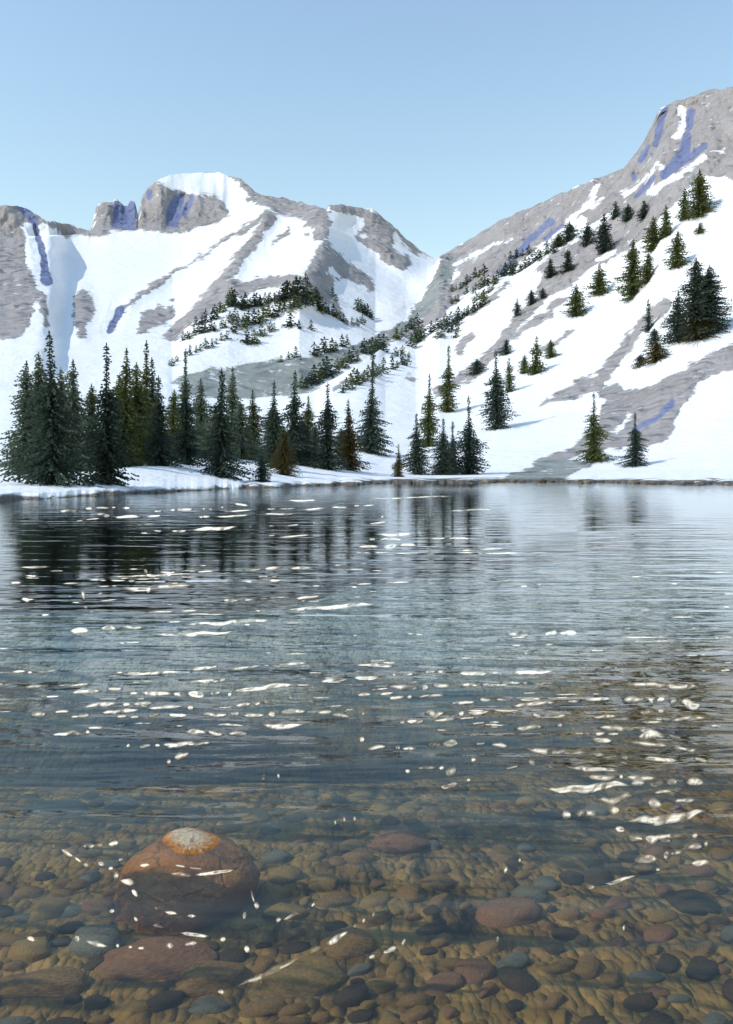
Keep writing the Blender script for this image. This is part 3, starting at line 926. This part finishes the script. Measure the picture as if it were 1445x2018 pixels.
G3 = "conifers scattered over the right snow slope"
SLOPE = [
 (1372,666,506,40,'D',.8,"largest dark evergreen high at the right edge, dense clump"),
 (1335,672,572,24,'D',.9,"dark evergreen at the left side of the large dense clump on the right edge"),
 (1400,655,520,34,'D',.8,"dark evergreen at the picture's right edge behind the large clump"),
 (1378,668,620,34,'B',.6,"low brownish evergreen at the foot of the large right-edge clump"),
 (1279,652,588,9,'D',1.0,"thin dark conifer spire left of the large right-edge clump"),
 (1290,676,646,18,'D',.8,"low dark conifer below the thin spire left of the right-edge clump"),
 (1294,712,672,24,'B',.6,"bushy brown-olive conifer below the right-edge clump"),
 (1262,722,698,14,'D',.7,"low dark conifer left of the bushy brown-olive one below the clump"),
 (1246,588,468,20,'O',.7,"tall olive conifer with a second crown, left of its rounder neighbour on the upper slope"),
 (1276,556,498,18,'O',.7,"rounded olive conifer right of the tall olive one on the upper slope"),
 (1335,526,455,17,'O',.6,"column-shaped olive conifer standing clear on snow high at right"),
 (1288,492,425,18,'O',.7,"olive conifer just below the grey rock on the upper right slope, left of a pair"),
 (1313,466,404,13,'O',.8,"slim olive conifer, right one of the pair below the upper grey rock"),
 (1380,425,332,28,'O',1.0,"big olive conifer highest up at the right edge"),
 (1350,432,370,11,'O',.7,"slim olive conifer left of the big highest one at the right edge"),
 (1380,460,438,10,'O',.6,"tiny rounded olive conifer below the big highest one at the right edge"),
 (1181,580,520,18,'O',.8,"olive conifer on open snow right of a smaller olive one, mid right slope"),
 (1137,622,560,20,'O',.8,"olive conifer with a stubby side, leftmost of two on open snow mid right slope"),
 (1213,430,396,11,'D',.7,"dark conifer at the top of the diagonal row, just below the snow gully"),
 (1190,498,420,16,'D',.8,"dark conifer column hanging below the diagonal tree row"),
 (1238,434,400,13,'D',.8,"dark conifer in front of grey rock, left of the last in its row"),
 (1270,430,394,14,'D',.8,"dark conifer in front of grey rock, right end of the diagonal row"),
 (1158,484,436,14,'D',.8,"dark conifer with a bent foot in the middle of the diagonal row"),
 (1122,474,436,16,'D',.8,"dark-olive conifer at the lower part of the diagonal row"),
 (1100,486,462,12,'D',.7,"low dark-olive conifer left of its bigger neighbour in the diagonal row"),
 (1120,534,492,15,'D',.8,"dark conifer right one of two on the grey rock tongue"),
 (1086,546,508,11,'D',.8,"dark conifer left one of two on the grey rock tongue"),
 (1020,622,588,9,'D',.8,"small dark conifer at the lower left tip of the grey rock tongue"),
 (1048,600,570,10,'D',.7,"small dark conifer in the middle of the rock tongue's lower end"),
 (1070,588,566,8,'D',.7,"tiny dark conifer right of the rock tongue's lower end"),
 (1086,704,668,11,'O',.7,"olive conifer right end of the three olive trees beside blue shade"),
 (1056,736,662,17,'O',1.0,"tallest of three olive conifers beside blue shade on the slope"),
 (1034,736,698,10,'O',.7,"left of the three olive conifers beside blue shade on the slope"),
 (998,698,668,14,'D',.8,"dark conifer on the brown rock streak above the dark skirted tree"),
 (940,736,706,19,'D',.7,"dark green bushy conifer low on the brown rock streak"),
]
for i, (x, b, t, hw, k, spi, lab) in enumerate(SLOPE):
    conifer(x, b, t, hw * 1.4, k, lab, G3, 500 + i, spi * .85, .35, .02, 1.05)

# far, tiny trees: a few crowns, copied
FARPROTO = []
for i in range(6):
    V, Fc = crown_mesh(10.0, [3.2, 4.0, 4.6, 3.6, 4.2, 5.0][i], 900 + i, [.8, .7, .6, .9, .75, .6][i], .0, 1.7, .8, .35)
    for k in 'DOM':
        me = bpy.data.meshes.new("crown")
        me.from_pydata([tuple(v) for v in V], [], Fc)
        me.materials.append(FOL[k])
        FARPROTO.append((k, me))


def far_tree(px_, by, hpx, k, label, group, wmul=1.0):
    g, d = ground(px_, by)
    if g is None:
        return
    o = bpy.data.objects.new("conifer_tree", random.choice([m for kk, m in FARPROTO if kk == k]))
    COL.objects.link(o)
    hpx *= 1.32
    s = hpx * d / F / 10.0
    o.scale = (s * wmul, s * wmul, s)
    o.location = g - Vector((0, 0, s * .3))
    o.rotation_euler = (0, 0, random.uniform(0, 6.28))
    o["label"] = label; o["category"] = "tree"; o["group"] = group


def band(pts, n_, size, k, label, group, jit=3.0, wm=1.5):
    seg = [math.hypot(b[0] - a[0], b[1] - a[1]) for a, b in zip(pts[:-1], pts[1:])]
    T = sum(seg)
    n_ = int(round(n_ * 1.05))
    for i in range(n_):
        s = T * (i + .5) / n_ + random.uniform(-.25, .25) * T / n_
        for a, b, l in zip(pts[:-1], pts[1:], seg):
            if s <= l:
                break
            s -= l
        t = min(1, s / l)
        kk = random.choices([k, 'O', 'M'], [55, 22, 23])[0]
        far_tree(a[0] + (b[0] - a[0]) * t, a[1] + (b[1] - a[1]) * t + random.uniform(-jit, jit) + size * .45,
                 size * random.uniform(.6, 1.3), kk, label, group, wm)


L1 = "tiny conifer in the upper tree rows on the far mountain's nose"
for pts, n_, sz in ([[(382,632),(420,622),(460,588)], 9, 19], [[(450,585),(480,600),(540,582)], 9, 20], [[(470,605),(530,590),(560,580)], 7, 19],
                    [[(555,590),(570,570),(600,578),(612,590)], 10, 24], [[(548,610),(580,600),(605,590)], 6, 20]):
    band(pts, n_, sz, 'D', L1, "tree rows on the far mountain")
L2 = "tiny conifer in the lower tree rows below the far mountain's nose"
for pts, n_, sz in ([[(358,668),(400,645)], 6, 15], [[(398,652),(440,640),(468,620)], 7, 16], [[(455,648),(500,632),(530,618),(545,615)], 9, 18],
                    [[(372,698),(410,680),(450,660)], 8, 13], [[(508,658),(545,645)], 4, 15], [[(482,668),(504,668)], 2, 16], [[(566,635),(620,645)], 3, 18], [[(330,720),(352,708)],3,13]):
    band(pts, n_, sz, 'D', L2, "tree rows on the far mountain")
L3 = "tiny conifer in the line running down right from the far mountain's nose"
for pts, n_, sz in ([[(622,580),(630,604),(660,615),(680,628)], 10, 17], [[(680,635),(700,632),(720,635)], 4, 15], [[(702,602),(715,608),(735,620)], 5, 17],
                    [[(600,548),(610,560)], 2, 11], [[(650,578),(668,592)], 2, 11]):
    band(pts, n_, sz, 'D', L3, "tree rows on the far mountain")
L4 = "small conifer in the tree line on the grey-green scree above the shore trees"
for pts, n_, sz in ([[(548,712),(580,700),(600,704)], 4, 14], [[(615,692),(640,685),(690,672)], 7, 19], [[(590,755),(620,745),(650,728),(668,724)], 9, 24],
                    [[(670,718),(690,705),(708,702)], 5, 24], [[(715,685),(735,690),(745,680),(760,686)], 6, 22], [[(672,765),(690,755),(720,742),(760,725)], 11, 20]):
    band(pts, n_, sz, 'D', L4, "tree line on the scree")
L5 = "small conifer in the lowest diagonal tree row at the foot of the right slope"
for pts, n_, sz in ([[(765,705),(790,690),(812,700)], 4, 13], [[(768,722),(790,716),(812,700)], 5, 15], [[(810,675),(835,655)], 6, 20], [[(845,650),(900,625),(945,600)], 10, 15],
                    [[(858,662),(882,650),(905,635)], 5, 16], [[(898,660),(905,645)], 2, 14], [[(900,628),(930,610),(960,590)], 6, 18]):
    band(pts, n_, sz, 'D', L5, "diagonal tree rows on the right slope")
L6 = "small conifer in the upper long diagonal tree row across the right slope"
for pts, n_, sz in ([[(778,660),(800,650),(825,632)], 6, 14], [[(886,575),(900,568),(918,555),(960,530)], 8, 12], [[(888,597),(905,588)], 3, 9], [[(918,575),(950,562),(1000,535),(1020,515)], 12, 15],
                    [[(1000,540),(1030,525),(1065,500)], 7, 16], [[(930,592),(960,580),(980,548)], 6, 14], [[(1060,505),(1090,490),(1112,470)], 4, 17], [[(1000,510),(1050,492)], 4, 12]):
    band(pts, n_, sz, 'D', L6, "diagonal tree rows on the right slope")

# ------------------------------------------------------------------ stones
ST = {
    'brown': simple("brown_stone", (.22, .115, .032), (.52, .275, .08), 9, .7, .5, .03),
    'ochre': simple("ochre_stone", (.32, .18, .04), (.54, .31, .08), 9, .7, .5, .03),
    'grey': simple("grey_stone", (.16, .14, .09), (.33, .29, .19), 9, .7, .5, .03),
    'dark': simple("dark_stone", (.06, .036, .014), (.14, .085, .036), 9, .7, .5, .03),
    'reddish': simple("reddish_stone", (.25, .11, .045), (.46, .215, .09), 9, .7, .5, .03),
}


def rock_mesh(seed, sub=3, rough=.35):
    bm = bmesh.new()
    bmesh.ops.create_icosphere(bm, subdivisions=sub, radius=1)
    r_ = random.Random(seed)
    cuts = [(Vector((r_.gauss(0, 1), r_.gauss(0, 1), r_.gauss(0, .6))).normalized(), r_.uniform(.62, .9)) for _ in range(7)]
    for v in bm.verts:
        p_ = v.co.copy()
        for nv, h_ in cuts:
            e_ = p_.dot(nv) - h_
            if e_ > 0:
                p_ -= nv * e_ * .75
        q = p_ * 2.1
        p_ *= 1 + rough * (float(fbm(np.array([q.x + seed]), np.array([q.y + q.z * 1.7]), seed, 3)[0]))
        v.co = p_
    me = bpy.data.meshes.new("stone")
    bm.to_mesh(me); bm.free()
    me.polygons.foreach_set("use_smooth", [True] * len(me.polygons))
    return me


protos = {k: [rock_mesh(i * 7 + j) for j in range(4)] for i, k in enumerate(ST)}
for k, ms in protos.items():
    for m in ms:
        m.materials.append(ST[k])


def stone(px_, py_, wpx, hpx, k, label, group, rot, flat=.42):
    # find where the ray meets the bed
    d = 1.0
    while d < 30:
        x, y, z = P(px_, py_, d)
        if z <= float(bed_z(x, y)):
            break
        d += .01
    sx = wpx * .5 * d / F
    sl_ = (CH - z) / d
    sy = hpx * .5 * d / F / max(.25, math.sin(math.atan(sl_))) * .8
    o = bpy.data.objects.new("lake_stone", random.choice(protos[k]))
    COL.objects.link(o)
    sz = flat * min(sx, sy) + .01
    o.scale = (sx, sy, sz)
    o.location = (x, y, float(bed_z(x, y)) + sz * .05)
    o.rotation_euler = (R(random.uniform(-8, 8)), R(random.uniform(-8, 8)), rot)
    o["label"] = label; o["category"] = "stone"
    if group:
        o["group"] = group


KEY = [
 (300,1900,270,90,'reddish',.1,"long reddish-brown slab on the lake bed below the big boulder"),
 (90,1800,90,60,'ochre',.3,"ochre stone under water at the left edge"),
 (200,1725,0,0,None,0,""),
 (190,1860,110,70,'grey',.5,"rounded grey stone under water lower left of the big boulder"),
 (175,1735,40,34,'grey',0,"small pale grey stone under water left of the big boulder"),
 (85,1945,190,70,'brown',.1,"wide brown slab in the bottom left corner under water"),
 (600,1935,190,80,'ochre',.5,"large tan stone at the bottom edge left of centre"),
 (420,1935,170,70,'brown',.3,"flat brown stone at the bottom edge below the reddish slab"),
 (500,1615,80,36,'ochre',0,"orange stone glowing under water above right of the big boulder"),
 (110,1600,130,36,'grey',.05,"pale grey-green submerged stone at the left, farthest out"),
 (240,1590,70,30,'grey',.1,"pale grey-green submerged stone right of the farthest left one"),
 (790,1665,130,60,'reddish',.4,"reddish-brown cobble under water in the middle, between blue gaps"),
 (1000,1805,150,60,'reddish',.6,"large pinkish-brown cobble under water right of centre"),
 (1365,1785,90,70,'dark',.2,"round dark stone under water near the right edge"),
 (1020,1940,70,60,'dark',.7,"dark stone at the bottom edge right of centre"),
 (690,1870,120,60,'brown',.5,"brown cobble beside the slanting line of glints at bottom centre"),
 (1300,1845,80,30,'reddish',.6,"pinkish elongated pebble on dark bed at lower right"),
 (640,1745,70,40,'ochre',0,"yellow-ochre pebble under water right of the big boulder"),
 (60,1880,90,50,'ochre',.2,"ochre-brown stone at the left edge below the blue-grey water patch"),
 (1130,1700,120,50,'ochre',.5,"golden-brown cobble under water right of centre, farther out"),
]
for (x, y, w, h, k, r_, lab) in KEY:
    if k:
        stone(x, y, w, h, k, lab, None, r_)
taken = [(x, y, w * .5) for (x, y, w, h, k, r_, l) in KEY if k] + [(365, 1740, 190)]
cnt = 0
names = {'brown': "brown", 'ochre': "ochre", 'grey': "grey", 'dark': "blackish", 'reddish': "reddish-brown"}
tries = 0
while cnt < 270 and tries < 9000:
    tries += 1
    y = random.uniform(1560, 2060); x = random.uniform(-60, 1500)
    w = random.uniform(34, 105) * (.45 + .55 * (y - 1450) / 520)
    if any(math.hypot(x - a, (y - b) * 1.7) < (w * .5 + c) * .62 for a, b, c in taken):
        continue
    taken.append((x, y, w * .5))
    k = random.choices(['brown', 'ochre', 'grey', 'dark', 'reddish'], [40, 20, 9, 20, 20] if x > 600 else [30, 12, 20, 30, 14])[0]
    zone = ("left of centre" if x < 600 else "right of centre") + (", far out in deeper water" if y < 1720 else ", close to the viewer")
    stone(x, y, w, w * random.uniform(.28, .50), k, "unremarkable %s cobble on the lake bed %s" % (names[k], zone),
          "cobbles on the lake bed", R(random.gauss(38, 16)) if x > 550 else R(random.gauss(12, 20)))
    cnt += 1

# the big boulder
mbd, n, p = mat("boulder")
tc = N(n, "ShaderNodeTexCoord").outputs["Object"]
geo = N(n, "ShaderNodeNewGeometry")
sepp = N(n, "ShaderNodeSeparateXYZ"); n.links.new(geo.outputs["Position"], sepp.inputs[0])
nb1 = noise(n, 3.0, 6, .62, tc); nb2 = noise(n, 16.0, 5, .6, tc)
vv = mth(n, 'ADD', mth(n, 'MULTIPLY', nb1, .65), mth(n, 'MULTIPLY', nb2, .35))
wet = ramp(n, vv, [(.30, (.46, .15, .022)), (.5, (.74, .27, .045)), (.7, (.84, .40, .10))])
dry = ramp(n, vv, [(.32, (.42, .30, .17)), (.6, (.66, .54, .38)), (.7, (.74, .64, .50))])
hz = mth(n, 'ADD', sepp.outputs[2], mth(n, 'MULTIPLY', mth(n, 'SUBTRACT', nb2, .5), .03))
dryf = mth(n, 'MULTIPLY', mth(n, 'SUBTRACT', hz, .006), 55, clamp=True)
ringf = mth(n, 'MULTIPLY', mth(n, 'ADD', hz, .022), 60, clamp=True)
ring = mix(n, .40, wet, (.07, .04, .018))
n.links.new(mix(n, dryf, mix(n, ringf, wet, ring), dry), p.inputs["Base Color"])
p.inputs["Roughness"].default_value = .6
p.inputs["Specular IOR Level"].default_value = .25
cw = N(n, "ShaderNodeTexVoronoi", feature='DISTANCE_TO_EDGE'); cw.inputs["Scale"].default_value = 1.35
wq = N(n, "ShaderNodeVectorMath", operation='ADD'); wk = N(n, "ShaderNodeTexNoise"); wk.inputs["Scale"].default_value = 2.2; wk.inputs["Detail"].default_value = 5
n.links.new(tc, wk.inputs["Vector"])
wl_ = N(n, "ShaderNodeVectorMath", operation='SCALE'); wl_.inputs["Scale"].default_value = .55
n.links.new(wk.outputs["Color"], wl_.inputs[0]); n.links.new(tc, wq.inputs[0]); n.links.new(wl_.outputs[0], wq.inputs[1])
n.links.new(wq.outputs[0], cw.inputs["Vector"])
crk = mth(n, 'MINIMUM', mth(n, 'MULTIPLY', cw.outputs["Distance"], 14.0), 1.0)
grain = noise(n, 42, 4, .7, tc)
vb = mth(n, 'ADD', mth(n, 'MULTIPLY', crk, .35), mth(n, 'ADD', vv, mth(n, 'MULTIPLY', grain, .18)))
bump(n, p, vb, 1.0, .045)
bmx = rock_mesh(123, 4, .22)
bmx.materials.append(mbd)
bo = bpy.data.objects.new("boulder", bmx)
COL.objects.link(bo)
bo.location = (-.815, 4.08, -.232)
bo.scale = (.325, .32, .252)
bo.rotation_euler = (0, 0, R(15))
bo["label"] = "big orange-brown boulder mostly under water, its tan top just breaking the surface"
bo["category"] = "boulder"

# stones along the far waterline
for i in range(90):
    x = random.choice([random.uniform(40, 620), random.uniform(600, 1000), random.uniform(950, 1440), random.uniform(950, 1440)])
    y = float(shore_py(np.array([x]))[0]) - random.uniform(-1.0, 3.0)
    g, d = ground(x, y)
    if g is None:
        continue
    kk = random.choice(['grey', 'dark', 'dark'])
    o = bpy.data.objects.new("shore_stone", random.choice(protos[kk]))
    COL.objects.link(o)
    w = random.uniform(2.5, 7) * random.uniform(.7, 1.5) * d / F
    o.scale = (w, w * random.uniform(.6, .9), w * random.uniform(.35, .6))
    o.location = g
    o.rotation_euler = (0, 0, random.uniform(0, 6.28))
    o["label"] = "small %s stone at the waterline of the far shore" % names[kk]
    o["category"] = "stone"
    o["group"] = "stones along the far waterline"
